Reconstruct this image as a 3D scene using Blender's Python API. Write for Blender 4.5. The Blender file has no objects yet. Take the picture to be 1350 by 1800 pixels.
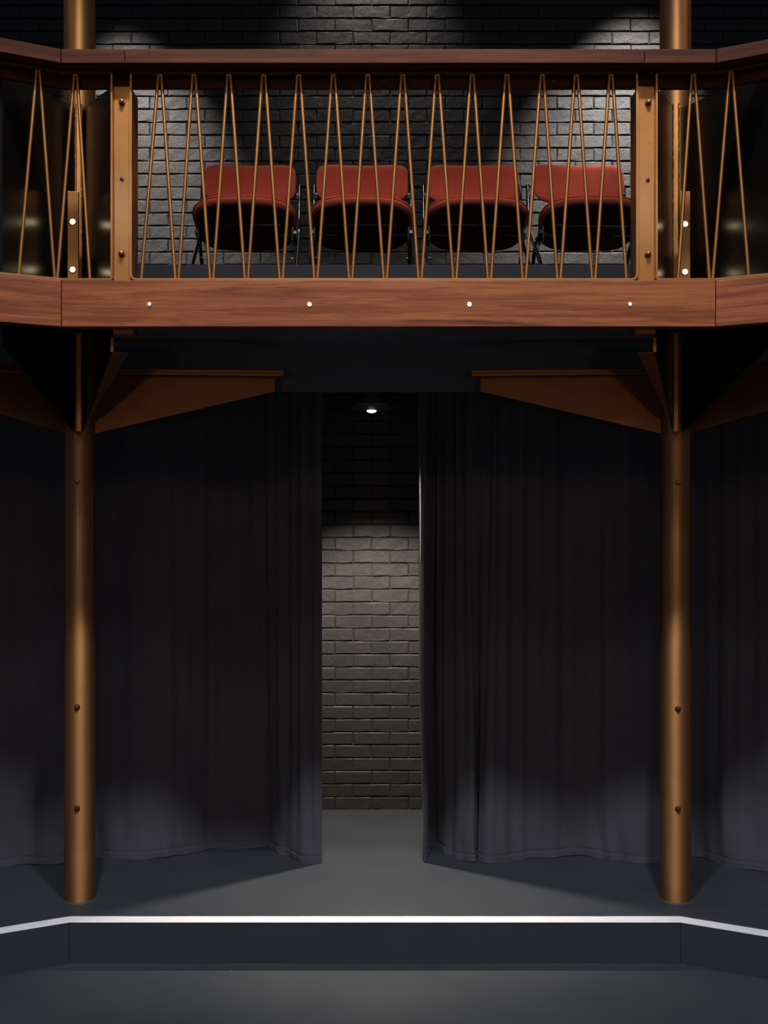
import bpy, bmesh, math, random
from mathutils import Vector, Matrix
random.seed(7)
scene = bpy.context.scene
C = scene.collection
R = math.radians

# ------------------------------------------------------------------ camera
F, HY, CX, H = 1969.0, 915.0, 675.0, 1.92     # focal length (px), horizon row, centre column, eye height above stage
cam_d = bpy.data.cameras.new('camera')
cam_d.sensor_fit = 'HORIZONTAL'; cam_d.sensor_width = 36.0
cam_d.lens = 36.0 * F / 1350.0
cam_d.shift_y = 15.0 / 1350.0
cam_d.clip_start = 0.05; cam_d.clip_end = 100
cam = bpy.data.objects.new('camera', cam_d); C.objects.link(cam)
cam.location = (0, 0, H); cam.rotation_euler = (R(90), 0, 0)
scene.camera = cam

# ------------------------------------------------------------------ world
w = bpy.data.worlds.new('dark_hall'); scene.world = w; w.use_nodes = True
bg = w.node_tree.nodes['Background']
bg.inputs[0].default_value = (0.62, 0.76, 1.0, 1); bg.inputs[1].default_value = 0.065

# ------------------------------------------------------------------ lights
def spot(name, loc, target, watts, angle, blend=0.5, radius=0.06, col=(1, 0.86, 0.7)):
    l = bpy.data.lights.new(name, 'SPOT'); l.energy = watts; l.spot_size = R(angle); l.spot_blend = blend
    l.shadow_soft_size = radius; l.color = col
    o = bpy.data.objects.new(name, l); C.objects.link(o); o.location = loc
    o.rotation_euler = (Vector(target) - Vector(loc)).to_track_quat('-Z', 'Y').to_euler()
    return o
WARM = (1.0, 0.84, 0.66); NEUT = (1.0, 0.93, 0.88); COOL = (0.9, 0.95, 1.0)
# stage lanterns hung over the auditorium in front of the balcony (off frame)
spot('stage_lantern_a', (-0.75, 1.45, 7.6), (-0.8, 5.0, 1.4), 1150, 58, 0.6, 0.20, COOL)
spot('stage_lantern_b', (0.9, 1.35, 7.6), (0.8, 5.0, 1.4), 1220, 58, 0.6, 0.20, COOL)
spot('stage_lantern_c', (0.1, -0.3, 7.2), (0.0, 5.0, 1.0), 180, 56, 0.8, 0.45, (1.0, 0.95, 0.95))
# unseen fill spots added in front to brighten the column shafts
spot('front_fill_a', (-2.6, -1.9, 5.1), (-0.9, 5.6, 1.6), 56, 60, 0.8, 0.30, (1.0, 0.76, 0.56))
spot('front_fill_b', (0.0, -2.6, 5.1), (0.0, 5.6, 1.6), 80, 60, 0.8, 0.30, (1.0, 0.76, 0.56))
spot('front_fill_c', (2.6, -1.9, 5.1), (0.9, 5.6, 1.6), 56, 60, 0.8, 0.30, (1.0, 0.76, 0.56))
spot('low_fill_a', (-1.5, -2.4, 1.7), (-1.2, 5.6, 1.5), 34, 50, 0.8, 0.15, (1.0, 0.70, 0.48))  # low fill pair added to lift the brackets and columns, no fixture modelled
spot('low_fill_b', (1.5, -2.4, 1.7), (1.2, 5.6, 1.5), 34, 50, 0.8, 0.15, (1.0, 0.70, 0.48))
# wall spots above the columns
spot('wall_spot_a', (-1.95, 6.65, 6.35), (-1.50, 7.44, 3.45), 1650, 38, 1.0, 0.03, NEUT)
spot('wall_spot_b', (1.95, 6.65, 6.35), (1.38, 7.44, 3.5), 2100, 42, 1.0, 0.03, NEUT)
spot('wall_wash', (-0.1, 7.20, 6.35), (-0.1, 7.40, 4.6), 200, 64, 1.0, 0.05, NEUT)
# seat spots
spot('seat_spot_a', (-1.7, 5.3, 6.4), (-0.7, 6.6, 3.9), 26, 36, 0.9, 0.04, WARM)
spot('seat_spot_b', (2.0, 5.3, 6.4), (1.0, 6.6, 3.9), 85, 36, 0.9, 0.04, WARM)
# side spots that streak the upper columns
spot('side_spot_a', (-3.6, 4.4, 6.2), (-1.54, 5.68, 4.4), 20, 14, 0.8, 0.03, WARM)
spot('side_spot_b', (3.6, 4.4, 6.2), (1.48, 5.68, 4.4), 40, 14, 0.8, 0.03, WARM)
scene.view_settings.view_transform = 'Standard'
scene.view_settings.look = 'None'
scene.view_settings.gamma = 1.0
scene.view_settings.use_curve_mapping = False
scene.view_settings.exposure = 0.0

# ------------------------------------------------------------------ helpers
def lin(r, g, b):
    f = lambda c: (c / 255 / 12.92) if c / 255 <= 0.04045 else ((c / 255 + 0.055) / 1.055) ** 2.4
    return (f(r), f(g), f(b), 1)

def P(px, py, d):
    return Vector(((px - CX) / F * d, d, H + (HY - py) / F * d))
def X(px, d): return (px - CX) / F * d
def Z(py, d): return H + (HY - py) / F * d
def floor_d(py, z=0.0): return F * (H - z) / (py - HY)

WL = {}          # world location of each thing
def mesh_obj(name, bm, mat, parent=None, rotz=0.0, smooth=False, origin=None):
    """bm holds world coordinates; the object gets its own origin at the middle of the piece"""
    vs = [v.co.copy() for v in bm.verts]
    if origin is None:
        lo = Vector((min(v.x for v in vs), min(v.y for v in vs), min(v.z for v in vs)))
        hi = Vector((max(v.x for v in vs), max(v.y for v in vs), max(v.z for v in vs)))
        origin = (lo + hi) / 2
    origin = Vector(origin)
    M = Matrix.Rotation(-rotz, 4, 'Z') @ Matrix.Translation(-origin)
    bmesh.ops.transform(bm, matrix=M, verts=bm.verts)
    bmesh.ops.recalc_face_normals(bm, faces=bm.faces)
    me = bpy.data.meshes.new(name); bm.to_mesh(me); bm.free()
    if smooth: me.polygons.foreach_set('use_smooth', [True] * len(me.polygons))
    me.materials.append(mat)
    o = bpy.data.objects.new(name, me); C.objects.link(o)
    WL[o.name] = origin
    o.rotation_euler = (0, 0, rotz)
    if parent is not None:
        pr = parent.rotation_euler.z
        o.location = Matrix.Rotation(-pr, 3, 'Z') @ (origin - WL[parent.name])
        o.rotation_euler = (0, 0, rotz - pr)
        o.parent = parent
    else:
        o.location = origin
    if smooth:
        mod = None
        try:
            me.set_sharp_from_angle(angle=R(38))
        except Exception: pass
    return o

def empty(name, loc, label, cat, group=None):
    o = bpy.data.objects.new(name, None); C.objects.link(o); o.location = loc
    o.empty_display_size = 0.05; WL[o.name] = Vector(loc)
    tag(o, label, cat, group); return o
def tag(o, label=None, cat=None, group=None, kind=None):
    if label: o['label'] = label
    if cat: o['category'] = cat
    if group: o['group'] = group
    if kind: o['kind'] = kind
    return o

def box(bm, x0, x1, y0, y1, z0, z1, bevel=0.0):
    vs = [bm.verts.new((x, y, z)) for x in (x0, x1) for y in (y0, y1) for z in (z0, z1)]
    idx = [(0, 1, 3, 2), (4, 6, 7, 5), (0, 4, 5, 1), (2, 3, 7, 6), (0, 2, 6, 4), (1, 5, 7, 3)]
    fs = [bm.faces.new([vs[i] for i in f]) for f in idx]
    if bevel:
        es = {e for f in fs for e in f.edges}
        bmesh.ops.bevel(bm, geom=list(es), offset=bevel, segments=2, affect='EDGES', profile=0.6)
def new(): return bmesh.new()

def prism_z(bm, poly, z0, z1, bevel=0.0, zfun=None):
    n = len(poly)
    a = [bm.verts.new((p[0], p[1], z0)) for p in poly]
    b = [bm.verts.new((p[0], p[1], z1)) for p in poly]
    fs = [bm.faces.new(a[::-1]), bm.faces.new(b)]
    for i in range(n):
        fs.append(bm.faces.new((a[i], a[(i + 1) % n], b[(i + 1) % n], b[i])))
    if bevel:
        es = {e for f in fs for e in f.edges}
        bmesh.ops.bevel(bm, geom=list(es), offset=bevel, segments=2, affect='EDGES', profile=0.6)

def plate(bm, pts, nrm, t):
    """flat plate: 3D outline extruded by +-t/2 along nrm"""
    nrm = Vector(nrm).normalized() * (t / 2); n = len(pts)
    a = [bm.verts.new(Vector(p) - nrm) for p in pts]; b = [bm.verts.new(Vector(p) + nrm) for p in pts]
    bm.faces.new(a[::-1]); bm.faces.new(b)
    for i in range(n): bm.faces.new((a[i], a[(i + 1) % n], b[(i + 1) % n], b[i]))

def tube(bm, pts, r, seg=12, cap=True):
    pts = [Vector(p) for p in pts]; rings = []
    up = Vector((0.3, 0.2, 0.93)).normalized()
    for i, p in enumerate(pts):
        if i == 0: t = pts[1] - p
        elif i == len(pts) - 1: t = p - pts[i - 1]
        else: t = (pts[i + 1] - p).normalized() + (p - pts[i - 1]).normalized()
        t.normalize()
        u = t.cross(up)
        if u.length < 1e-3: u = t.cross(Vector((1, 0, 0)))
        u.normalize(); v = t.cross(u).normalized()
        rings.append([bm.verts.new(p + u * r * math.cos(2 * math.pi * k / seg) + v * r * math.sin(2 * math.pi * k / seg)) for k in range(seg)])
    for i in range(len(rings) - 1):
        for k in range(seg):
            bm.faces.new((rings[i][k], rings[i][(k + 1) % seg], rings[i + 1][(k + 1) % seg], rings[i + 1][k]))
    if cap: bm.faces.new(rings[0][::-1]); bm.faces.new(rings[-1])

def round_path(pts, r, n=6):
    """fillet the inner corners of a polyline"""
    pts = [Vector(p) for p in pts]; out = [pts[0]]
    for i in range(1, len(pts) - 1):
        a, b, c = pts[i - 1], pts[i], pts[i + 1]
        d1 = (a - b).normalized(); d2 = (c - b).normalized()
        p1 = b + d1 * r; p2 = b + d2 * r
        for k in range(n + 1):
            t = k / n; out.append(p1 * (1 - t) ** 2 + b * 2 * t * (1 - t) + p2 * t ** 2)
    out.append(pts[-1]); return out

def lathe(bm, prof, origin, axis, seg=24):
    """prof: list of (radius, along-axis)"""
    axis = Vector(axis).normalized(); origin = Vector(origin)
    u = axis.cross(Vector((0.31, 0.17, 0.94)))
    if abs(axis.z) > 0.99: u = Vector((1, 0, 0))
    u.normalize(); v = axis.cross(u).normalized(); rings = []
    for r, h in prof:
        if r < 1e-6: rings.append([bm.verts.new(origin + axis * h)])
        else: rings.append([bm.verts.new(origin + axis * h + (u * math.cos(2 * math.pi * k / seg) + v * math.sin(2 * math.pi * k / seg)) * r) for k in range(seg)])
    for a, b in zip(rings[:-1], rings[1:]):
        for k in range(seg):
            k2 = (k + 1) % seg
            if len(a) == 1 and len(b) == 1: continue
            if len(a) == 1: bm.faces.new((a[0], b[k2], b[k]))
            elif len(b) == 1: bm.faces.new((a[k], a[k2], b[0]))
            else: bm.faces.new((a[k], a[k2], b[k2], b[k]))

def offset_path(path, dist):
    """offset a left-to-right plan polyline away from the camera (mitred)"""
    out = []; path = [Vector((p[0], p[1])) for p in path]
    for i, p in enumerate(path):
        ns = []
        if i > 0: d = (p - path[i - 1]).normalized(); ns.append(Vector((-d.y, d.x)))
        if i < len(path) - 1: d = (path[i + 1] - p).normalized(); ns.append(Vector((-d.y, d.x)))
        if len(ns) == 1: out.append(p + ns[0] * dist)
        else:
            m = (ns[0] + ns[1]).normalized(); out.append(p + m * (dist / m.dot(ns[0])))
    return out

# ------------------------------------------------------------------ materials
def nodes(m):
    m.use_nodes = True; nt = m.node_tree
    return nt, nt.nodes, nt.links, nt.nodes['Principled BSDF']
def mix_col(N, L, fac, a, b):
    n = N.new('ShaderNodeMix'); n.data_type = 'RGBA'
    L.new(fac, n.inputs[0])
    for s, v in ((n.inputs[6], a), (n.inputs[7], b)):
        if isinstance(v, tuple): s.default_value = v
        else: L.new(v, s)
    return n.outputs[2]
def ramp(N, L, src, p0, p1):
    r = N.new('ShaderNodeMapRange'); r.inputs[1].default_value = p0; r.inputs[2].default_value = p1
    L.new(src, r.inputs[0]); return r.outputs[0]
def noise(N, L, co, scale, detail=4, rough=0.55, dist=0.0):
    n = N.new('ShaderNodeTexNoise'); n.inputs['Scale'].default_value = scale; n.inputs['Detail'].default_value = detail
    n.inputs['Roughness'].default_value = rough; n.inputs['Distortion'].default_value = dist
    L.new(co, n.inputs['Vector']); return n.outputs['Fac']
def coords(N, L, scale=(1, 1, 1), rnd=False, kind='Object'):
    tc = N.new('ShaderNodeTexCoord'); mp = N.new('ShaderNodeMapping'); mp.inputs['Scale'].default_value = scale
    L.new(tc.outputs[kind], mp.inputs['Vector'])
    if rnd:
        oi = N.new('ShaderNodeObjectInfo'); mu = N.new('ShaderNodeMath'); mu.operation = 'MULTIPLY'; mu.inputs[1].default_value = 40
        L.new(oi.outputs['Random'], mu.inputs[0]); cb = N.new('ShaderNodeCombineXYZ')
        for i in range(3): L.new(mu.outputs[0], cb.inputs[i])
        L.new(cb.outputs[0], mp.inputs['Location'])
    return mp.outputs[0]
def bump(N, L, B, h, strength, dist=0.002):
    b = N.new('ShaderNodeBump'); b.inputs['Strength'].default_value = strength; b.inputs['Distance'].default_value = dist
    L.new(h, b.inputs['Height']); L.new(b.outputs[0], B.inputs['Normal'])

def m_simple(name, a, b=None, rough=0.6, metal=0.0, nscale=8, bstr=0.0, bscale=200, bdist=0.001, rnd=True, spec=0.5, coat=0):
    m = bpy.data.materials.new(name); nt, N, L, B = nodes(m)
    co = coords(N, L, rnd=rnd)
    if b: L.new(mix_col(N, L, ramp(N, L, noise(N, L, co, nscale), 0.3, 0.7), a, b), B.inputs['Base Color'])
    else: B.inputs['Base Color'].default_value = a
    B.inputs['Roughness'].default_value = rough; B.inputs['Metallic'].default_value = metal
    B.inputs['Specular IOR Level'].default_value = spec
    B.inputs['Coat Weight'].default_value = coat
    if bstr: bump(N, L, B, noise(N, L, co, bscale, 3), bstr, bdist)
    return m

def m_wood(name, dark, mid, light, rough=0.42):
    m = bpy.data.materials.new(name); nt, N, L, B = nodes(m)
    co = coords(N, L, (0.7, 16, 16), rnd=True)
    g1 = noise(N, L, co, 2.2, 6, 0.62, 0.5)
    co2 = coords(N, L, (3.0, 90, 90), rnd=True)
    g2 = noise(N, L, co2, 3.0, 4, 0.65, 0.2)
    co3 = coords(N, L, (0.45, 6.0, 8.0), rnd=True)
    g3 = noise(N, L, co3, 2.0, 3, 0.5, 1.5)
    c = mix_col(N, L, ramp(N, L, g1, 0.40, 0.60), mid, light)
    c = mix_col(N, L, ramp(N, L, g3, 0.60, 0.80), c, dark)
    c = mix_col(N, L, ramp(N, L, g2, 0.55, 0.80), c, dark)
    L.new(c, B.inputs['Base Color'])
    B.inputs['Roughness'].default_value = rough; B.inputs['Specular IOR Level'].default_value = 0.2
    bump(N, L, B, g2, 0.12, 0.001)
    return m

WOOD = m_wood('mahogany_beam', lin(50, 24, 14), lin(106, 55, 32), lin(136, 78, 48))
WOOD_D = m_wood('mahogany_rail', lin(28, 12, 7), lin(62, 27, 14), lin(80, 38, 21), 0.75)

def m_steel(name, c0, c1, c2, pipe=False):
    m = bpy.data.materials.new(name); nt, N, L, B = nodes(m)
    co = coords(N, L, rnd=True)
    n1 = noise(N, L, co, 5, 5, 0.6); n2 = noise(N, L, co, 60, 4, 0.6)
    c = mix_col(N, L, ramp(N, L, n1, 0.3, 0.72), c0, c1)
    c = mix_col(N, L, ramp(N, L, n2, 0.62, 0.85), c, c2)
    L.new(c, B.inputs['Base Color'])
    B.inputs['Metallic'].default_value = 0.93; B.inputs['Roughness'].default_value = 0.44
    B.inputs['Coat Weight'].default_value = 0.25; B.inputs['Coat Roughness'].default_value = 0.15
    if pipe:                                     # satin pipe with its sheen drawn out along the axis
        B.inputs['Metallic'].default_value = 1.0; B.inputs['Roughness'].default_value = 0.60
        B.inputs['Anisotropic'].default_value = 0.6; B.inputs['Anisotropic Rotation'].default_value = 0.25
        B.inputs['Coat Weight'].default_value = 0.35
        tg = N.new('ShaderNodeTangent'); tg.direction_type = 'RADIAL'; tg.axis = 'Z'
        L.new(tg.outputs[0], B.inputs['Tangent'])
    else: bump(N, L, B, n2, 0.05, 0.001)
    return m
STEEL = m_steel('bronze_painted_steel', lin(154, 104, 58), lin(172, 119, 68), lin(136, 87, 45))
PIPE = m_steel('bronze_satin_pipe', lin(172, 122, 76), lin(184, 133, 84), lin(160, 111, 68), True)
BRACKET = m_steel('dark_bronze_bracket', lin(142, 88, 54), lin(156, 98, 60), lin(126, 76, 44))
ARM = m_simple('blackened_steel', lin(14, 12, 11), lin(20, 17, 15), 0.28, 0.0, 6)
WELD = m_simple('weld_bead', lin(140, 84, 44), lin(90, 52, 26), 0.35, 0.7, 40, 0.9, 120, 0.004)
BOLT = m_simple('bronze_bolt', lin(150, 98, 56), lin(100, 62, 36), 0.3, 0.9, 30)
HOLE = m_simple('dull_screw', lin(60, 62, 66), lin(30, 30, 32), 0.4, 0.6, 60)
BRICK = m_simple('black_painted_brick', lin(27, 26, 26), lin(33, 32, 31), 0.62, 0, 3.0, 0.5, 30, 0.006)
MORTAR = m_simple('black_painted_mortar', lin(26, 25, 26), lin(30, 30, 30), 0.7, 0, 6, 0.5, 60, 0.004)
def m_floor(name, a, b, speck):
    m = m_simple(name, a, b, 0.55, 0, 2.2, 0.15, 50, 0.002, spec=0.22)
    nt, N, L, B = nodes(m)
    src = B.inputs['Base Color'].links[0].from_socket
    co = coords(N, L)
    sp = ramp(N, L, noise(N, L, co, 55, 2, 0.4), 0.80, 0.83)
    sc = ramp(N, L, noise(N, L, coords(N, L, (3, 14, 3)), 5, 4, 0.6, 1.0), 0.68, 0.85)
    c = mix_col(N, L, sc, src, tuple(v * 1.5 for v in b[:3]) + (1,))
    L.new(mix_col(N, L, sp, c, speck), B.inputs['Base Color'])
    return m
STAGE = m_floor('black_stage_floor_paint', lin(42, 45, 50), lin(49, 51, 56), lin(120, 122, 125))
RISER = m_simple('black_riser_paint', lin(46, 50, 58), lin(52, 55, 63), 0.55, 0, 3, 0.12, 40, 0.002, spec=0.3)
LOWER = m_floor('black_auditorium_floor_paint', lin(42, 45, 51), lin(51, 53, 57), lin(105, 107, 110))
TAPE = m_simple('white_tape', lin(216, 214, 218), lin(205, 203, 208), 0.5, 0, 25, 0.1, 40, 0.001)
SOFFIT = m_simple('blue_black_soffit_paint', lin(80, 83, 92), lin(86, 89, 98), 0.7, 0, 2)
TIERM = m_simple('grey_tier_paint', lin(36, 35, 38), lin(41, 40, 43), 0.9, 0, 3, spec=0.1)
BLACK = m_simple('black_satin_metal', lin(18, 19, 21), None, 0.25, 0.3)
LAMPM = m_simple('black_lamp_housing', lin(24, 24, 27), lin(28, 28, 31), 0.45, 0.1, 10)
CHROME = m_simple('chrome_bezel', lin(210, 205, 195), None, 0.15, 1.0)
BLACKT = m_simple('black_gloss_tube', lin(14, 15, 17), None, 0.16, 0.4, coat=0.5)

def m_fabric(name, a, b, rough, fs, bstr, sheen=0.2):
    m = bpy.data.materials.new(name); nt, N, L, B = nodes(m)
    co = coords(N, L, rnd=True)
    n1 = noise(N, L, co, 4, 4); n2 = noise(N, L, co, fs, 2, 0.7)
    c = mix_col(N, L, ramp(N, L, n1, 0.3, 0.7), a, b)
    c = mix_col(N, L, ramp(N, L, n2, 0.55, 0.9), c, tuple(x * 0.6 for x in a[:3]) + (1,))
    L.new(c, B.inputs['Base Color'])
    B.inputs['Roughness'].default_value = rough; B.inputs['Specular IOR Level'].default_value = 0.15
    B.inputs['Sheen Weight'].default_value = sheen; B.inputs['Sheen Roughness'].default_value = 0.5
    bump(N, L, B, n2, bstr, 0.001)
    return m
CLOTH = m_fabric('charcoal_drape_cloth', lin(67, 65, 72), lin(74, 72, 79), 0.9, 500, 0.1, 0.05)
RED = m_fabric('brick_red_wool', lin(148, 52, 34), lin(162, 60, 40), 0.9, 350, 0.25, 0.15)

UNDERSIDE = m_fabric('dark_maroon_underside', lin(58, 22, 20), lin(50, 20, 18), 0.9, 350, 0.2, 0.0)

def m_emit(name, col, s):
    m = bpy.data.materials.new(name); nt, N, L, B = nodes(m)
    B.inputs['Base Color'].default_value = (*col, 1); B.inputs['Emission Color'].default_value = (*col, 1)
    B.inputs['Emission Strength'].default_value = s
    return m
LED_W = m_emit('led_warm', (1.0, 0.82, 0.48), 9); LED_Y = m_emit('led_yellow', (1.0, 0.85, 0.35), 9)
LED_P = m_emit('led_pinkish_white', (1.0, 0.85, 0.72), 12); LED_C = m_emit('led_white', (0.95, 0.97, 1.0), 2.2)
LENS = m_emit('downlight_lens', (1.0, 0.94, 0.82), 7)

# ------------------------------------------------------------------ plan geometry
TH = R(27.5); HALF = TH / 2
def poly_front(xl, xr, d, length):
    return [(xl - length * math.cos(TH), d - length * math.sin(TH)), (xl, d), (xr, d),
            (xr + length * math.cos(TH), d - length * math.sin(TH))]
D_WALL = 7.44
D_STAGE = floor_d(1622)                    # front edge of the raised stage
STAGE_L, STAGE_R = X(122, D_STAGE), X(1196, D_STAGE)
Z_LOW = -0.193                             # auditorium floor below the stage
COL_D = 5.68; COLS = [(X(140, COL_D), -1), (X(1187.5, COL_D), 1)]; COL_R = 0.078
D_B = 4.70
BL, BR = X(108, D_B), X(1258, D_B)
FRONT = poly_front(BL, BR, D_B, 1.7)
Z_BB, Z_BT = Z(574, D_B), Z(492.5, D_B)

# ------------------------------------------------------------------ setting: floors
bm = new(); box(bm, -4.2, 4.2, -2.5, 8.2, Z_LOW - 0.1, Z_LOW)
tag(mesh_obj('floor', bm, LOWER), 'black painted auditorium floor below the step', kind='structure')

edge = poly_front(STAGE_L, STAGE_R, D_STAGE, 2.2)
inner = offset_path(edge, 0.02)
top_poly = [tuple(p) for p in edge] + [(edge[3][0], 7.9), (edge[0][0], 7.9)]
bm = new(); prism_z(bm, [tuple(p) for p in inner] + [(inner[3][0], 7.9), (inner[0][0], 7.9)], Z_LOW, -0.0)
stage = mesh_obj('floor_stage', bm, STAGE)
tag(stage, 'dark grey painted raised stage floor', kind='structure')
for i in range(3):                          # riser boards on the step
    a, b, c, d = edge[i], edge[i + 1], inner[i + 1], inner[i]
    g = 0.0012
    va = Vector(b) - Vector(a); va.normalize(); va *= g
    bm = new(); prism_z(bm, [(a[0] + va.x, a[1] + va.y), (b[0] - va.x, b[1] - va.y), (c[0] - va.x, c[1] - va.y), (d[0] + va.x, d[1] + va.y)], Z_LOW + 0.001, -0.0005)
    mesh_obj('riser_board', bm, RISER, stage, rotz=(TH if i == 0 else -TH if i == 2 else 0))
# white tape along the nosing, slightly uneven cut
t_in = offset_path(edge, 0.082)
bm = new()
def lerp2(a, b, t): return (a[0] + (b[0] - a[0]) * t, a[1] + (b[1] - a[1]) * t)
rows_t = []
for i in range(3):
    n = 30
    for k in range(n + (1 if i == 2 else 0)):
        t = k / n; p = Vector(lerp2(edge[i], edge[i + 1], t)); q = Vector(lerp2(t_in[i], t_in[i + 1], t))
        j = random.uniform(-0.0015, 0.0015)
        rows_t.append((bm.verts.new((p.x, p.y, 0.0008)), bm.verts.new((q.x, q.y + j, 0.0008)), bm.verts.new((p.x, p.y, 0.002)), bm.verts.new((q.x, q.y + j, 0.002))))
for a, b in zip(rows_t[:-1], rows_t[1:]):
    bm.faces.new((a[2], b[2], b[3], a[3])); bm.faces.new((a[0], a[1], b[1], b[0]))
    bm.faces.new((a[0], b[0], b[2], a[2])); bm.faces.new((a[1], a[3], b[3], b[1]))
tag(mesh_obj('edge_tape', bm, TAPE, stage), 'white tape line along the stage edge')

# ------------------------------------------------------------------ setting: brick wall
bm = new(); box(bm, -3.7, 3.7, D_WALL + 0.0112, D_WALL + 0.25, Z_LOW, 6.5)
wall = mesh_obj('wall_back', bm, MORTAR)
tag(wall, 'black painted brick wall behind curtains and chairs', kind='structure')
BW, BH, JT = 0.2457, 0.0862, 0.006
def brick_geo(bm, ox, oy, oz, L_, rnd):
    Hh = BH - JT; e = 0.007; dep = 0.016
    xs = [0, e, L_ * 0.34, L_ * 0.67, L_ - e, L_]; zs = [0, 0.004, Hh - 0.0072, Hh]
    g = {}
    for i, x in enumerate(xs):
        for k, z in enumerate(zs):
            edge_ = i in (0, 5) or k in (0, 3)
            corner = i in (0, 5) and k in (0, 3)
            y = (0.0098 if k == 3 else 0.0015 if k == 0 else 0.0028 if edge_ else 0.0) + rnd.uniform(-0.0013, 0.0013)
            jz = rnd.uniform(-0.0022, 0.0022) if k in (0, 3) else 0
            jx = rnd.uniform(-0.002, 0.002) if i in (0, 5) else 0
            g[i, k] = bm.verts.new((ox - L_ / 2 + x + jx, oy + y, oz + z + jz))
    for i in range(5):
        for k in range(3): bm.faces.new((g[i, k], g[i + 1, k], g[i + 1, k + 1], g[i, k + 1]))
    ring = [(i, 0) for i in range(6)] + [(5, k) for k in (1, 2, 3)] + [(i, 3) for i in (4, 3, 2, 1, 0)] + [(0, k) for k in (2, 1)]
    bk = [bm.verts.new((g[r].co.x, oy + dep, g[r].co.z)) for r in ring]
    for i in range(len(ring)):
        j = (i + 1) % len(ring)
        bm.faces.new((g[ring[i]], bk[i], bk[j], g[ring[j]]))
rb = random.Random(11)
variants = []
for v in range(10):
    b = new(); brick_geo(b, 0, 0, 0, BW - 0.0035, rb); bmesh.ops.recalc_face_normals(b, faces=b.faces)
    me = bpy.data.meshes.new('brick'); b.to_mesh(me); b.free(); me.materials.append(BRICK); variants.append(me)
cells = []
rows = int(6.45 / BH)
for r in range(-2, rows):
    off = -0.204 + BW / 2 + (0 if r % 2 else BW / 2)
    for k in range(-15, 15):
        x = off + k * BW
        if abs(x) > 3.55: continue
        z = r * BH + JT / 2
        px = CX + x / D_WALL * F; py = HY - (z + BH / 2 - H) / D_WALL * F
        score = 3
        if 540 < px < 775 and 690 < py < 1423: score = 0
        elif 235 < px < 1118 and 140 < py < 465: score = 1 + abs(px - 675) / -2000
        elif 60 < px < 1290 and -5 < py < 90: score = 2
        cells.append((score, r, k, x, z))
cells.sort()
bmr = new()
for n, (sc, r, k, x, z) in enumerate(cells):
    yo = D_WALL + rb.uniform(-0.0012, 0.0015)
    if n < 300 and r >= 0:
        o = bpy.data.objects.new('brick', rb.choice(variants)); C.objects.link(o); o.parent = wall
        o.location = Vector((x, yo, z)) - WL['wall_back']
        o.rotation_euler = (rb.uniform(-0.008, 0.008), rb.uniform(-0.004, 0.004), 0)
    else:
        brick_geo(bmr, x, yo, z, BW - 0.0035, rb)
tag(mesh_obj('brick_field', bmr, BRICK, wall), kind='stuff')

# ------------------------------------------------------------------ setting: balcony slab, soffit, fascia board, tier
back = offset_path(FRONT, 0.062)
bm = new()
pl = [(p.x, p.y) for p in back] + [(back[3].x, 7.41), (back[0].x, 7.41)]
a = [bm.verts.new((p[0], p[1], 2.84)) for p in pl]
b = [bm.verts.new((p[0], p[1], 2.90)) for p in pl]
bmesh.ops.triangulate(bm, faces=[bm.faces.new(a[::-1])]); bm.faces.new(b)
for i in range(6): bm.faces.new((a[i], a[(i + 1) % 6], b[(i + 1) % 6], b[i]))
tag(mesh_obj('ceiling', bm, SOFFIT), 'blue-black soffit of the balcony above the curtains', kind='structure')
bm = new(); box(bm, -2.45, 2.45, 5.93, 5.965, Z(688, 5.93), 2.84)
tag(mesh_obj('trim_1', bm, SOFFIT), 'blue-black board hiding the curtain heads', kind='structure')
TD = 5.75; Z_T = Z(465, TD)
bm = new(); box(bm, X(236, TD), X(1116, TD), TD, 7.41, 2.901, Z_T, 0.004)
tag(mesh_obj('floor_tier', bm, TIERM), 'dark grey raised tier under the red chairs', kind='structure')

# ------------------------------------------------------------------ bolts
def bolt(parent, pos, axis, r=0.011, name='bolt', m=None, long=0.012):
    bm = new()
    lathe(bm, [(0, 0.0), (r * 1.5, 0.0), (r * 1.5, 0.003), (r * 1.05, 0.0035), (r * 1.05, long * 0.6), (r * 0.8, long), (0, long * 1.15)], pos, axis, 16)
    return mesh_obj(name, bm, m or BOLT, parent, smooth=True)

# ------------------------------------------------------------------ columns with fins, arms and side brackets
def mirror_pt(p, c, ax):
    v = Vector((p[0] - c[0], p[1] - c[1])); a = Vector(ax).normalized()
    q = a * (2 * v.dot(a)) - v
    return (c[0] + q.x, c[1] + q.y)

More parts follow.
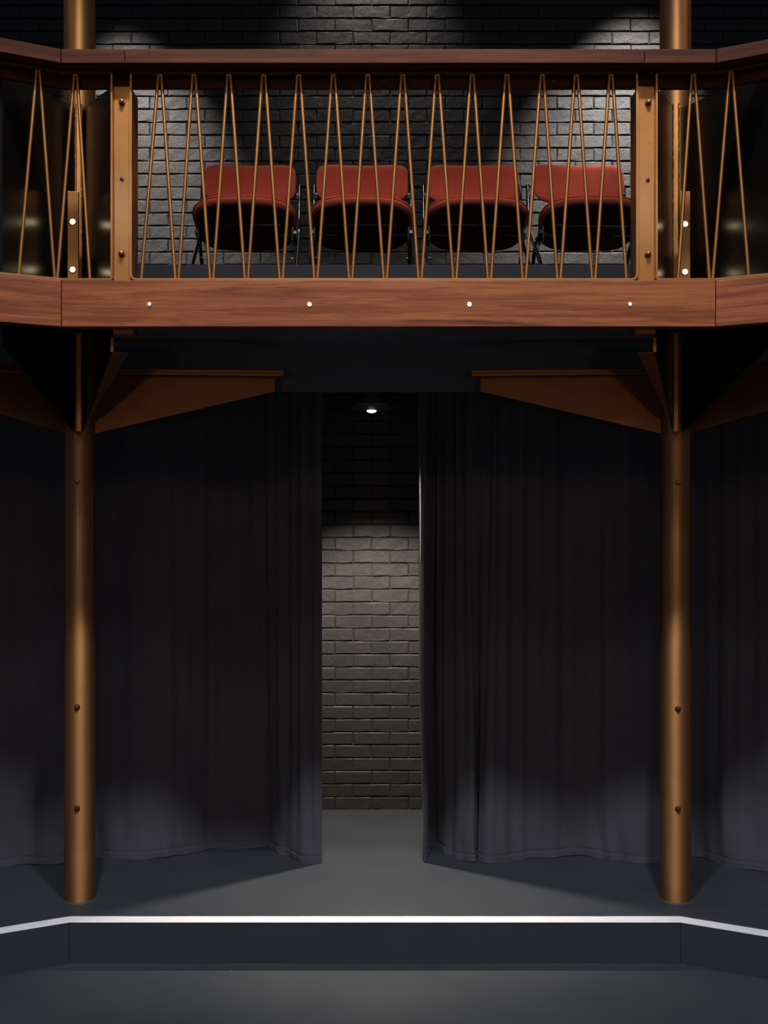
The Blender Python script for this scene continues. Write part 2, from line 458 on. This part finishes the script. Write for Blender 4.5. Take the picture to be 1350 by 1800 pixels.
def column(cx, side, label, bolt_px, bolt_rows, arm_px, arm2_px):
    c = (cx, COL_D)
    t = empty('column', (cx, COL_D, 0), label, 'column', 'bronze columns holding the balcony')
    bm = new()
    lathe(bm, [(0, 0.0), (COL_R, 0.0), (COL_R, 2.0), (COL_R, 4.0), (COL_R, 6.3), (0, 6.3)], (cx, COL_D, 0), (0, 0, 1), 64)
    mesh_obj('shaft', bm, PIPE, t, smooth=True)
    bm = new()                                   # thin weld / paint bead at the foot
    lathe(bm, [(COL_R - 0.002, 0.009), (COL_R + 0.004, 0.006), (COL_R + 0.009, 0.0005), (COL_R - 0.002, 0.0)], (cx, COL_D, 0), (0, 0, 1), 48)
    mesh_obj('foot_bead', bm, RISER, t, smooth=True)
    rad = Vector((-side * math.sin(HALF), -math.cos(HALF)))      # towards the middle of the room
    tan = Vector((math.cos(HALF), -side * math.sin(HALF)))
    # bolts down the front
    for py in bolt_rows:
        ang = R(6) * -side
        ax = Vector((math.sin(ang), -math.cos(ang), 0))
        z = Z(py, COL_D - COL_R)
        bolt(t, Vector((cx, COL_D, z)) + ax * (COL_R - 0.001), ax, 0.010, long=0.014)
    # radial fin with weld bead
    bm = new(); z0, z1 = Z(762, 5.5), Z(190, 5.55)
    o2 = Vector(c) + rad * 0.07; o3 = Vector(c) + rad * 0.19
    plate(bm, [(o2.x, o2.y, z0), (o3.x, o3.y, z0 + 0.01), (o3.x, o3.y, z1), (o2.x, o2.y, z1)], (tan.x, tan.y, 0), 0.024)
    fin = mesh_obj('fin', bm, STEEL, t)
    for s in (-1, 1):
        bm = new(); rr = random.Random(5 + s)
        q = o3 + tan * (0.014 * s)
        tube(bm, [(q.x + rr.uniform(-.0008, .0008), q.y + rr.uniform(-.0008, .0008), z0 + (z1 - z0) * k / 160) for k in range(161)], 0.005, 6)
        mesh_obj('weld_bead', bm, WELD, fin, smooth=True)
    # two arms carrying the balustrade posts
    end = (X(arm_px, 4.87), 4.87); end2 = (X(arm2_px, 4.68), 4.68)
    for e, inner_arm in ((end, True), (end2, False)):
        dv = Vector((e[0] - c[0], e[1] - c[1])); ln = dv.length; dv.normalize(); nv = Vector((-dv.y, dv.x))
        s0 = Vector(c) + dv * 0.07; s1 = Vector(e)
        bm = new()
        plate(bm, [(s0.x, s0.y, 2.36), (s1.x, s1.y, 2.657), (s1.x, s1.y, 3.80), (s0.x, s0.y, 3.985)], (nv.x, nv.y, 0), 0.012)
        arm = mesh_obj('arm_plate', bm, ARM, t)
        if not inner_arm: continue
        sgn = 1 if nv.x * -side > 0 else -1                      # flange spreads to the post side
        g0 = s0.lerp(s1, 0.25); gz = 2.352 + 0.25 * 0.298
        f0 = g0 + nv * (0.008 * sgn); f1 = s1 + nv * (0.070 * sgn)
        bm = new()
        vs = [(g0.x, g0.y, gz), (s1.x, s1.y, 2.650), (f1.x, f1.y, 2.650), (f0.x, f0.y, gz)]
        nn = (Vector(vs[1]) - Vector(vs[0])).cross(Vector(vs[2]) - Vector(vs[1]))
        plate(bm, vs, nn, 0.008)
        mesh_obj('arm_flange', bm, BRACKET, arm)
        bm = new(); q = s1 + dv * 0.006
        box(bm, q.x - 0.007, q.x + 0.007, q.y - 0.006, q.y + 0.006, 2.650, 2.7155, 0.001); mesh_obj('end_strip', bm, STEEL, arm)
    # tapered side brackets following the room's facets
    for s in (-1, 1):
        rot = R(4.7) if s == -side else R(-32)
        dv = Vector((s * math.cos(rot), math.sin(rot))); nv = Vector((-dv.y, dv.x))
        ln = 1.03; web = 0.985
        zt = 2.684; a0 = Vector(c) + dv * 0.074; a1 = Vector(c) + dv * web; a2 = Vector(c) + dv * ln
        bm = new()
        plate(bm, [(a0.x, a0.y, Z(762, COL_D)), (a1.x, a1.y, 2.583), (a1.x, a1.y, zt - 0.03), (a0.x, a0.y, zt - 0.03)], (nv.x, nv.y, 0), 0.016)
        br = mesh_obj('side_bracket', bm, BRACKET, t)
        b0 = Vector(c) + dv * 0.16; w2 = 0.05
        bm = new()
        prism_z(bm, [tuple(b0 - nv * w2), tuple(a2 - nv * w2), tuple(a2 + nv * w2), tuple(b0 + nv * w2)], zt - 0.012, zt)
        mesh_obj('bracket_flange', bm, STEEL, br)
        b0 = Vector(c) + dv * 0.09
        bm = new()
        prism_z(bm, [tuple(b0 - nv * 0.045), tuple(a2 - nv * 0.045), tuple(a2 + nv * 0.045), tuple(b0 + nv * 0.045)], zt - 0.026, zt - 0.014)
        mesh_obj('bracket_flange', bm, STEEL, br)
        rr = random.Random(3)
        bm = new(); pts = []
        for k in range(90):
            q = a0.lerp(a1, k / 89) - nv * (0.010 if nv.y > 0 else -0.010)
            pts.append((q.x, q.y + rr.uniform(-.001, .001), zt - 0.031 + rr.uniform(-.0014, .0014)))
        tube(bm, pts, 0.0055, 6); mesh_obj('weld_bead', bm, WELD, br, smooth=True)
    return t
column(COLS[0][0], -1, 'round bronze steel column on the left with welded brackets', 136, (847, 1243, 1421), 197, 2)
column(COLS[1][0], 1, 'round bronze steel column on the right with welded brackets', 1190, (849, 1246, 1422), 1151, 1357)

# ------------------------------------------------------------------ wooden fascia beam
fas = empty('balcony_beam', ((BL + BR) / 2, D_B + 0.03, Z_BB), 'mahogany fascia beam along the balcony front below the balustrade', 'beam')
fb = offset_path(FRONT, 0.06)
for i in range(3):
    a, b = Vector(FRONT[i]), Vector(FRONT[i + 1]); v = (b - a).normalized() * 0.0012
    c, d = fb[i + 1], fb[i]
    bm = new(); prism_z(bm, [tuple(a + v), tuple(b - v), tuple(c - v), tuple(d + v)], Z_BB, Z_BT, 0.003)
    mesh_obj('board', bm, WOOD, fas, rotz=(TH if i == 0 else -TH if i == 2 else 0))
for px, m, r in ((263, LED_C, 0.005), (544, LED_Y, 0.0075), (825, LED_P, 0.0075), (1107, LED_C, 0.005)):
    p = P(px, 535, D_B)
    bm = new(); lathe(bm, [(0.009, 0.0), (0.0098, 0.002), (0.0085, 0.004), (0.0075, 0.002), (0, 0.002)], p + Vector((0, 0.0005, 0)), (0, -1, 0), 20)
    bz = mesh_obj('light_bezel', bm, CHROME, fas, smooth=True)
    bm = new(); lathe(bm, [(r, 0.001), (r * 0.9, 0.004), (r * 0.5, 0.0065), (0, 0.007)], p, (0, -1, 0), 16)
    mesh_obj('light_lens', bm, m, bz, smooth=True)

# ------------------------------------------------------------------ handrail
D_H = 4.66
Z_HT, Z_HB = Z(86, D_H), Z(110.5, D_H)
hf = offset_path(FRONT, -0.04); hb = offset_path(FRONT, 0.05); hr0 = offset_path(FRONT, 0.085); hr1 = offset_path(FRONT, 0.11)
rail = empty('handrail', ((BL + BR) / 2, D_B, Z_HB), 'mahogany handrail running along the top of the balustrade', 'handrail')
jl, jr = X(219, D_H), X(1133, D_H)
def at_x(path, x): return Vector((x, path[1].y))
segs = [(hf[0], hf[1], hb[0], hb[1], hr0[0], hr0[1], hr1[0], hr1[1], TH),
        (hf[1], at_x(hf, jl), hb[1], at_x(hb, jl), hr0[1], at_x(hr0, jl), hr1[1], at_x(hr1, jl), 0),
        (at_x(hf, jl), at_x(hf, jr), at_x(hb, jl), at_x(hb, jr), at_x(hr0, jl), at_x(hr0, jr), at_x(hr1, jl), at_x(hr1, jr), 0),
        (at_x(hf, jr), hf[2], at_x(hb, jr), hb[2], at_x(hr0, jr), hr0[2], at_x(hr1, jr), hr1[2], 0),
        (hf[2], hf[3], hb[2], hb[3], hr0[2], hr0[3], hr1[2], hr1[3], -TH)]
for (f0, f1, b0, b1, r0, r1, s0, s1, rz) in segs:
    v = (f1 - f0).normalized() * 0.0013
    bm = new(); prism_z(bm, [tuple(f0 + v), tuple(f1 - v), tuple(s1 - v), tuple(s0 + v)], Z_HB, Z_HT, 0.003)
    seg = mesh_obj('rail_section', bm, WOOD_D, rail, rotz=rz)
    bm = new(); prism_z(bm, [tuple(r0 + v), tuple(r1 - v), tuple(s1 - v), tuple(s0 + v)], 3.768, Z_HB - 0.0005, 0.002)
    mesh_obj('rear_board', bm, WOOD_D, seg, rotz=rz)
for px, py in ((375, 140), (676, 141), (974, 143)):
    bolt(rail, P(px, py, 4.7845), (0, -1, 0), 0.005, 'screw', HOLE, 0.004)

# ------------------------------------------------------------------ posts
def post(px, label, side):
    xc = X(px, 4.75); t = empty('balustrade_post', (xc, 4.8, Z_BB), label, 'post', 'bronze posts of the balustrade')
    bm = new(); box(bm, xc - 0.0365, xc + 0.0365, 4.762, 4.905, 2.738, 3.767, 0.003)
    mesh_obj('post_body', bm, STEEL, t)
    bolt(t, P(px + 1.5, 181 if side < 0 else 182, 4.762), (0.0, -1, 0), 0.010, long=0.026)
    bolt(t, P(px + 1, 447 if side < 0 else 448, 4.762), (0.0, -1, 0), 0.010, long=0.026)
    bolt(t, P(px + 1, 315 if side < 0 else 317, 4.762), (0, -1, 0), 0.006, 'screw', HOLE, 0.003)
    bm = new(); box(bm, xc - 0.044, xc + 0.044, 4.78, 4.90, 2.716, 2.738, 0.002)
    mesh_obj('foot_plate', bm, STEEL, t)
    return t
post(213.5, 'flat bronze balustrade post in front of the left column', -1)
post(1137.5, 'flat bronze balustrade post in front of the right column', 1)

# ------------------------------------------------------------------ balustrade panels
FP = 4.74; Z_F0, Z_F1 = Z(490.5, FP), Z(127, FP)
RODR = 0.0076
def loop_bar(bm, pts, wid, dep, closed=True):
    """flat bar swept along a loop in the XZ plane (x, z); wid in plane, dep in Y"""
    n = len(pts); rings = []
    for i in range(n):
        p = Vector(pts[i]); a = Vector(pts[i - 1]); c = Vector(pts[(i + 1) % n])
        d1 = (p - a).normalized(); d2 = (c - p).normalized(); n1 = Vector((-d1.y, d1.x)); n2 = Vector((-d2.y, d2.x))
        m = (n1 + n2).normalized(); k = wid / 2 / max(0.4, m.dot(n1))
        rings.append([bm.verts.new((p.x + m.x * k * s, FP + e, p.y + m.y * k * s)) for s, e in ((-1, 0), (1, 0), (1, dep), (-1, dep))])
    for i in range(n):
        a, b = rings[i], rings[(i + 1) % n]
        for k in range(4): bm.faces.new((a[k], a[(k + 1) % 4], b[(k + 1) % 4], b[k]))
pan = empty('zigzag_balustrade', (X(673, FP), FP, Z_F0), 'wide zigzag bronze rod balustrade panel in front of the chairs', 'balustrade')
xl, xr = X(230, FP), X(1120, FP)
cr = 0.022; pts = []
for (cx_, cz_, a0) in ((xl + cr, Z_F0 + cr, 180), (xr - cr, Z_F0 + cr, 270)):
    for k in range(7):
        an = R(a0 + 90 * k / 6); pts.append((cx_ + cr * math.cos(an), cz_ + cr * math.sin(an)))
pts += [(xr, Z_F1), (xl, Z_F1)]
bm = new(); loop_bar(bm, pts, 0.008, 0.022)
mesh_obj('frame', bm, STEEL, pan)
tops = [281, 341, 402.5, 463.5, 525, 586, 646.5, 708, 768.5, 830, 891, 953, 1013, 1074]
bots = [248.5] + [311 + 61.05 * i for i in range(13)] + [1104]
yr = FP + 0.011
def rod(parent, p0, p1):
    bm = new(); tube(bm, [p0, p1], RODR, 10); return mesh_obj('rod', bm, STEEL, parent, smooth=True)
def cap(parent, p, rz=0):
    bm = new(); box(bm, p.x - 0.011, p.x + 0.011, p.y - 0.007, p.y + 0.007, p.z - 0.008, p.z + 0.003, 0.002)
    return mesh_obj('apex_lug', bm, STEEL, parent, rotz=0)
for i, tpx in enumerate(tops):
    z1, z0 = Z_F1 - 0.006, Z_F0 + 0.003
    for s, bpx in ((-1, bots[i] + (3.0 if i else 0)), (1, bots[i + 1] - 3.0)):
        rod(pan, (X(tpx + 2.6 * s, yr), yr, z1), (X(bpx, yr), yr, z0))
    cap(pan, Vector((X(tpx, yr), yr, Z_F1 - 0.006)))

pf = offset_path(FRONT, 0.04); pb = offset_path(FRONT, 0.062); pm = offset_path(FRONT, 0.051)
def on_panel(px, z_unused=None):
    """plan point of the balustrade line seen at this column"""
    t = (px - CX) / F
    for i in range(3):
        a, b = pm[i], pm[i + 1]; dv = b - a
        den = dv.x - t * dv.y
        s = (t * a.y - a.x) / den
        if -1e-6 <= s <= 1 + 1e-6: return a + dv * s
    return pm[0] if px < CX else pm[3]
def corner_panel(side, label, vx, tops_, bots_):
    i0 = 1 if side < 0 else 2; k0 = 0 if side < 0 else 3
    t = empty('zigzag_balustrade', (pm[i0].x, pm[i0].y, Z_F0), label, 'balustrade')
    xv = X(vx, FP)
    def cut(path, d): q = path[i0]; e = (Vector(path[k0]) - q).normalized(); return q + e * d
    far = 0.275
    bm = new()
    for z0, z1 in ((Z_F0 - 0.004, Z_F0 + 0.004), (Z_F1 - 0.004, Z_F1 + 0.004)):
        prism_z(bm, [(xv, FP), tuple(pf[i0]), tuple(cut(pf, far)), tuple(cut(pb, far)), tuple(pb[i0]), (xv, FP + 0.022)], z0, z1)
    box(bm, xv - 0.004, xv + 0.004, FP, FP + 0.022, Z_F0 + 0.004, Z_F1 - 0.004)
    a, b = cut(pf, far), cut(pb, far); e = (a - cut(pf, far - 0.008))
    prism_z(bm, [tuple(a), tuple(a - e), tuple(b - e), tuple(b)], Z_F0 + 0.004, Z_F1 - 0.004)
    mesh_obj('frame', bm, STEEL, t)
    for tp, (b0, b1) in zip(tops_, bots_):
        q = on_panel(tp)
        for s, bp in ((-1, b0), (1, b1)):
            q0 = on_panel(tp + 2.6 * s); q1 = on_panel(bp)
            rod(t, (q0.x, q0.y, Z_F1 - 0.006), (q1.x, q1.y, Z_F0 + 0.003))
        cap(t, Vector((q.x, q.y, Z_F1 - 0.006)))
corner_panel(-1, 'narrow angled zigzag rod balustrade panel at the left corner', 196, (133, 67), ((101, 158), (33, 96)))
corner_panel(1, 'narrow angled zigzag rod balustrade panel at the right corner', 1154.5, (1218.5, 1285), ((1192, 1247), (1253, 1316)))

# ------------------------------------------------------------------ small light posts between the arms
def light_post(px, rows_, label, w_px):
    d = 5.25; t = empty('light_post', (X(px, d), d, 2.90), label, 'light post', 'light posts behind the corner panels')
    hw = w_px / 2 * d / F
    bm = new(); box(bm, X(px, d) - hw, X(px, d) + hw, d, d + 0.02, 2.901, Z(336, d), 0.002)
    body = mesh_obj('post_body', bm, STEEL, t)
    for py in rows_:
        p = P(px, py, d)
        bm = new(); lathe(bm, [(0.016, 0.0), (0.016, 0.003), (0.013, 0.005), (0.012, 0.003), (0, 0.003)], p, (0, -1, 0), 20)
        bz = mesh_obj('light_bezel', bm, BOLT, t, smooth=True)
        bm = new(); lathe(bm, [(0.0125, 0.003), (0.011, 0.007), (0.006, 0.010), (0, 0.011)], p, (0, -1, 0), 18)
        mesh_obj('light_lens', bm, LED_W, bz, smooth=True)
light_post(128, (390, 474), 'slim bronze post with two warm lights beside the left column', 19)
light_post(1204, (394, 478), 'slim bronze post with two warm lights beside the right column', 19)

# ------------------------------------------------------------------ downlight
LX, LY = -0.072, 6.50; zb = Z(716, LY)
dl = empty('downlight', (LX, LY, zb), 'black drum downlight glowing between the curtains', 'lamp')
bm = new(); lathe(bm, [(0, 2.838), (0.115, 2.838), (0.115, zb + 0.03), (0, zb + 0.03)], (LX, LY, 0), (0, 0, 1), 48)
mesh_obj('canister', bm, LAMPM, dl, smooth=True)
bm = new(); lathe(bm, [(0.10, zb + 0.045), (0.150, zb + 0.04), (0.152, zb + 0.01), (0.140, zb - 0.006), (0.06, zb - 0.018), (0.035, zb - 0.020)], (LX, LY, 0), (0, 0, 1), 48)
mesh_obj('drum_rim', bm, LAMPM, dl, smooth=True)
bm = new(); lathe(bm, [(0.028, zb - 0.016), (0.026, zb - 0.024), (0.016, zb - 0.030), (0, zb - 0.033)], (LX, LY, 0), (0, 0, 1), 24)
mesh_obj('lens', bm, LENS, dl, smooth=True)
spot('downlight_beam', (LX, LY, zb - 0.05), (LX + 0.01, LY + 0.4, 0), 440, 98, 0.6, 0.025, (1.0, 0.90, 0.76))

# ------------------------------------------------------------------ curtains
def smooth_path(pts, step):
    """Catmull-Rom through the points, resampled evenly"""
    P_ = [Vector(p) for p in pts]; out = []
    for i in range(len(P_) - 1):
        p0 = P_[max(i - 1, 0)]; p1 = P_[i]; p2 = P_[i + 1]; p3 = P_[min(i + 2, len(P_) - 1)]
        n = max(2, int((p2 - p1).length / 0.004))
        for k in range(n):
            t = k / n
            out.append(0.5 * ((2 * p1) + (p2 - p0) * t + (2 * p0 - 5 * p1 + 4 * p2 - p3) * t * t + (3 * p1 - p0 - 3 * p2 + p3) * t ** 3))
    out.append(P_[-1])
    L_ = [0]
    for a, b in zip(out[:-1], out[1:]): L_.append(L_[-1] + (b - a).length)
    n = int(L_[-1] / step); res = []; j = 0
    for k in range(n + 1):
        s = L_[-1] * k / n
        while j < len(L_) - 2 and L_[j + 1] < s: j += 1
        f = (s - L_[j]) / max(1e-9, L_[j + 1] - L_[j]); res.append(out[j].lerp(out[j + 1], f))
    return res, L_[-1]
ZT = 2.835; ZC = 0.004
def curtain(name, px_pts, label, seed, open_side, folds_top):
    pl_ = [(X(px, floor_d(py, ZC)), floor_d(py, ZC)) for px, py in px_pts]
    path, tot = smooth_path(pl_, 0.006); n = len(path)
    rr = random.Random(seed); ph = [rr.uniform(0, 6.28) for _ in range(12)]
    # smoothed path for the head of the curtain
    def smooth(k, w_):
        a = max(0, k - w_); b = min(n - 1, k + w_); m = min(k - a, b - k)
        s = Vector((0, 0))
        for j in range(k - m, k + m + 1, 4): s += path[j]
        return s / len(range(k - m, k + m + 1, 4))
    top = [smooth(k, 46) for k in range(n)]
    nv_ = 56
    def normal(k):
        a = path[max(0, k - 8)]; b = path[min(n - 1, k + 8)]; d = (b - a).normalized(); return Vector((-d.y, d.x))
    nr = [normal(k) for k in range(n)]
    edge0 = 0 if open_side < 0 else n - 1
    def point(k, v):
        s = k / (n - 1) * tot; so = abs(k - edge0) / (n - 1) * tot       # so: distance from the opening
        t = v; tt = t * t * (3 - 2 * t)
        p = path[k].lerp(top[k], tt)
        near = math.exp(-so / 0.45)
        pleat = math.sin(s * 2 * math.pi / 0.105 + 0.8 * math.sin(s * 4.1 + ph[0]) + ph[1])
        broad = math.sin(s * 2 * math.pi / 0.34 + ph[2] + 0.7 * math.sin(s * 2.3 + ph[3]))
        mid = math.sin(s * 2 * math.pi / 0.19 + ph[4] + 1.1 * math.sin(s * 3.3 + ph[5]) + 0.35 * t)
        up = min(1, t * 3.0)
        endf = min(1, so / 0.05)
        off = endf * (pleat * (0.004 + 0.017 * near) * folds_top * (0.25 + 0.75 * up) + broad * 0.011 * (0.35 + 0.65 * (1 - abs(2 * t - 0.6)) ) * 0.8 + mid * (0.003 + 0.007 * near) * (0.5 + 0.5 * up))
        # crumples close to the hem
        low = max(0, 1 - t / 0.12)
        off += low * endf * 0.006 * math.sin(s * 37 + 2.4 * math.sin(s * 11 + ph[6]) + t * 30)
        p = p - nr[k] * off
        lift = low * (0.003 * math.sin(s * 9 + ph[7]) + 0.002 * math.sin(s * 23 + ph[8]))
        return Vector((p.x, p.y, ZC + (ZT - ZC) * t + lift))
    vv = [0, 0.004, 0.009, 0.013, 0.02, 0.03, 0.045, 0.06, 0.08, 0.1, 0.125] + [0.15 + 0.85 * k / nv_ for k in range(nv_ + 1)]
    t = empty(name, (sum(p.x for p in path) / n, sum(p.y for p in path) / n, ZC), label, 'curtain')
    def sheet(vs, extra, thick):
        bm = new(); front = []; backv = []
        for v in vs:
            front.append([]); backv.append([])
            for k in range(n):
                p = point(k, v); q = nr[k]
                front[-1].append(bm.verts.new((p.x - q.x * extra, p.y - q.y * extra, p.z)))
                backv[-1].append(bm.verts.new((p.x + q.x * thick, p.y + q.y * thick, p.z)))
        for i in range(len(vs) - 1):
            for k in range(n - 1):
                bm.faces.new((front[i][k], front[i][k + 1], front[i + 1][k + 1], front[i + 1][k]))
                bm.faces.new((backv[i][k], backv[i + 1][k], backv[i + 1][k + 1], backv[i][k + 1]))
            for k in (0, n - 1): bm.faces.new((front[i][k], front[i + 1][k], backv[i + 1][k], backv[i][k]))
        for i in (0, len(vs) - 1):
            for k in range(n - 1): bm.faces.new((front[i][k], front[i][k + 1], backv[i][k + 1], backv[i][k]))
        return bm
    mesh_obj('drape', sheet(vv, 0.0, 0.004), CLOTH, t, smooth=True)
    mesh_obj('hem', sheet([-0.0005, 0.002, 0.006, 0.0095, 0.0105], 0.005, 0.006), CLOTH, t, smooth=True)
    mesh_obj('hem_stitching', sheet([0.0165, 0.0180], 0.0012, 0.001), CLOTH, t, smooth=True)
    return t
left_pts = [(-230, 1545), (-140, 1534), (-60, 1526), (0, 1521), (27, 1519), (70, 1519), (111, 1517), (140, 1510), (169, 1505), (209, 1508), (249, 1510), (289, 1506),
            (338, 1499), (373, 1491), (422, 1491), (467, 1489), (480, 1493), (511, 1507), (540, 1516), (566, 1516)]
curtain('curtain', left_pts, 'charcoal floor-length curtain left of the brick opening', 3, 1, 1.0)
right_pts = [(746, 1515), (750, 1500), (756, 1490), (769, 1490), (785, 1499), (808, 1511), (828, 1514), (834, 1512), (837, 1503), (840, 1503), (844, 1513), (865, 1516), (897, 1512),
             (941, 1508), (1003, 1504), (1040, 1505), (1070, 1509), (1114, 1515), (1154, 1516), (1190, 1508), (1217, 1504), (1252, 1511), (1292, 1523), (1350, 1532), (1420, 1540), (1580, 1556)]
curtain('curtain', right_pts, 'charcoal floor-length curtain right of the brick opening with narrow folds', 8, -1, 1.7)

# ------------------------------------------------------------------ chairs
def pillow(bm, a, b, nb, thick, xf, seg=56, rings=9, taper=0.0, nf=None):
    """upholstered pad: superellipse outline a x b, xf maps (x, y, z) to the final point"""
    nf = nf or nb
    def ring(s, sgn):
        h = thick / 2 * (max(0.0, 1 - s ** 7)) ** 0.5
        out = []
        for k in range(seg):
            an = 2 * math.pi * k / seg; c, sn = math.cos(an), math.sin(an)
            n_ = nf if sn < 0 else nb
            x = a * math.copysign(abs(c) ** (2 / n_), c) * s; y = b * math.copysign(abs(sn) ** (2 / n_), sn) * s
            x *= 1 + taper * (-y / b)
            out.append(bm.verts.new(xf(Vector((x, y, sgn * h)))))
        return out
    ss = [0.25, 0.5, 0.7, 0.82, 0.9, 0.95, 0.98, 0.995]
    tops_ = [ring(s, 1) for s in ss] ; bots_ = [ring(s, -1) for s in ss]; mid_ = ring(1.0, 0)
    ct = bm.verts.new(xf(Vector((0, 0, thick / 2)))); cb = bm.verts.new(xf(Vector((0, 0, -thick / 2))))
    seq = tops_ + [mid_] + bots_[::-1]
    for r0, r1 in zip(seq[:-1], seq[1:]):
        for k in range(seg): bm.faces.new((r0[k], r0[(k + 1) % seg], r1[(k + 1) % seg], r1[k]))
    for k in range(seg):
        bm.faces.new((ct, tops_[0][(k + 1) % seg], tops_[0][k])); bm.faces.new((cb, bots_[0][k], bots_[0][(k + 1) % seg]))
def chair_meshes():
    out = []                                         # (name, mesh, parent index or None)
    def add(name, bm, m, par=None):
        bmesh.ops.recalc_face_normals(bm, faces=bm.faces)
        me = bpy.data.meshes.new(name); bm.to_mesh(me); bm.free(); me.materials.append(m)
        me.polygons.foreach_set('use_smooth', [True] * len(me.polygons))
        try: me.set_sharp_from_angle(angle=R(45))
        except Exception: pass
        out.append((name, me, par)); return len(out) - 1
    # tipped seat pad: front edge raised
    ang = R(-27)
    def xs(p):
        z = p.z + 0.012 * (p.x / 0.28) ** 2 - 0.010     # slightly dished across
        q = Matrix.Rotation(ang, 3, 'X') @ Vector((p.x, p.y, z))
        return q + Vector((0, -0.10, 0.355))
    bm = new(); pillow(bm, 0.282, 0.215, 5.0, 0.058, xs, taper=0.08, nf=2.5); seat = add('seat', bm, RED)
    bm = new()                                            # seam around the pad
    loop = []
    for k in range(81):
        an = 2 * math.pi * k / 80; c, s = math.cos(an), math.sin(an)
        e_ = 2.5 if s < 0 else 5.0
        x = 0.284 * math.copysign(abs(c) ** (2 / e_), c); y = 0.217 * math.copysign(abs(s) ** (2 / e_), s)
        x *= 1 + 0.08 * (-y / 0.215); loop.append(xs(Vector((x, y, 0))))
    tube(bm, loop, 0.0035, 6, cap=False); add('piping', bm, RED, seat)
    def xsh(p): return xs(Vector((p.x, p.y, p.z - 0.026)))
    bm = new(); pillow(bm, 0.266, 0.200, 5.0, 0.034, xsh, taper=0.08, nf=2.5); add('seat_underside', bm, UNDERSIDE, seat)  # darker maroon pad set under the seat so the underside stays dark
    # curved backrest
    def xb(p):
        y = 0.25 - 0.055 * (p.x / 0.27) ** 2 + p.z
        zz = p.y
        return Vector((p.x, y + 0.16 * (zz), 0.662 + zz + 0.006 * (p.x / 0.27) ** 2))
    bm = new(); pillow(bm, 0.268, 0.122, 4.6, 0.05, xb); back_ = add('backrest', bm, RED)
    # under-seat mechanism
    bm = new(); box(bm, -0.262, 0.262, -0.075, -0.045, 0.285, 0.312, 0.004); box(bm, -0.2, 0.2, -0.16, -0.05, 0.318, 0.326, 0.002)
    mech = add('seat_support', bm, BLACK)
    for s in (-1, 1):
        bm = new(); box(bm, s * 0.262 - 0.006, s * 0.262 + 0.006, -0.11, 0.03, 0.25, 0.33, 0.003); add('hinge', bm, BLACK, mech)
        # side frame: back upright bending forward into the front leg, and a rear leg
        x = s * 0.286
        bm = new(); tube(bm, round_path([(x, 0.285, 0.675), (x, 0.235, 0.40), (x, -0.30, 0.0)], 0.07), 0.0115, 12); add('front_leg', bm, BLACKT)
        bm = new(); tube(bm, round_path([(x * 0.96, -0.10, 0.30), (x * 0.96, 0.08, 0.27), (x * 0.96, 0.32, 0.0)], 0.05), 0.0105, 12); add('rear_leg', bm, BLACKT)
        bm = new(); box(bm, s * 0.255, x, 0.235, 0.26, 0.58, 0.615, 0.003); add('back_mount', bm, BLACK)
        bm = new(); lathe(bm, [(0, 0.0), (0.008, 0.0), (0.008, 0.012), (0, 0.014)], (x * 0.96 - 0.012 * s, 0.02, 0.18), (-s, 0, 0), 10); add('pin', bm, BOLT)
    bm = new(); tube(bm, [(-0.275, 0.30, 0.022), (0.275, 0.30, 0.022)], 0.009, 10); add('stretcher', bm, BLACKT)
    return out
CH = chair_meshes()
chair_d = 6.36
for px, rz, lab in ((434, 2.0, 'red upholstered tip-up chair nearest the left column'),
                    (636, 0.5, 'red upholstered tip-up chair second from the left column'),
                    (835, -0.5, 'red upholstered tip-up chair second from the right column'),
                    (1030, 2.0, 'red upholstered tip-up chair nearest the right column')):
    t = empty('tip_up_chair', (X(px, chair_d), chair_d, Z_T), lab, 'chair', 'red chairs in the balcony row')
    t.rotation_euler = (0, 0, R(rz))
    made = []
    for nm, me, par in CH:
        o = bpy.data.objects.new(nm, me); C.objects.link(o); o.parent = made[par] if par is not None else t; made.append(o)
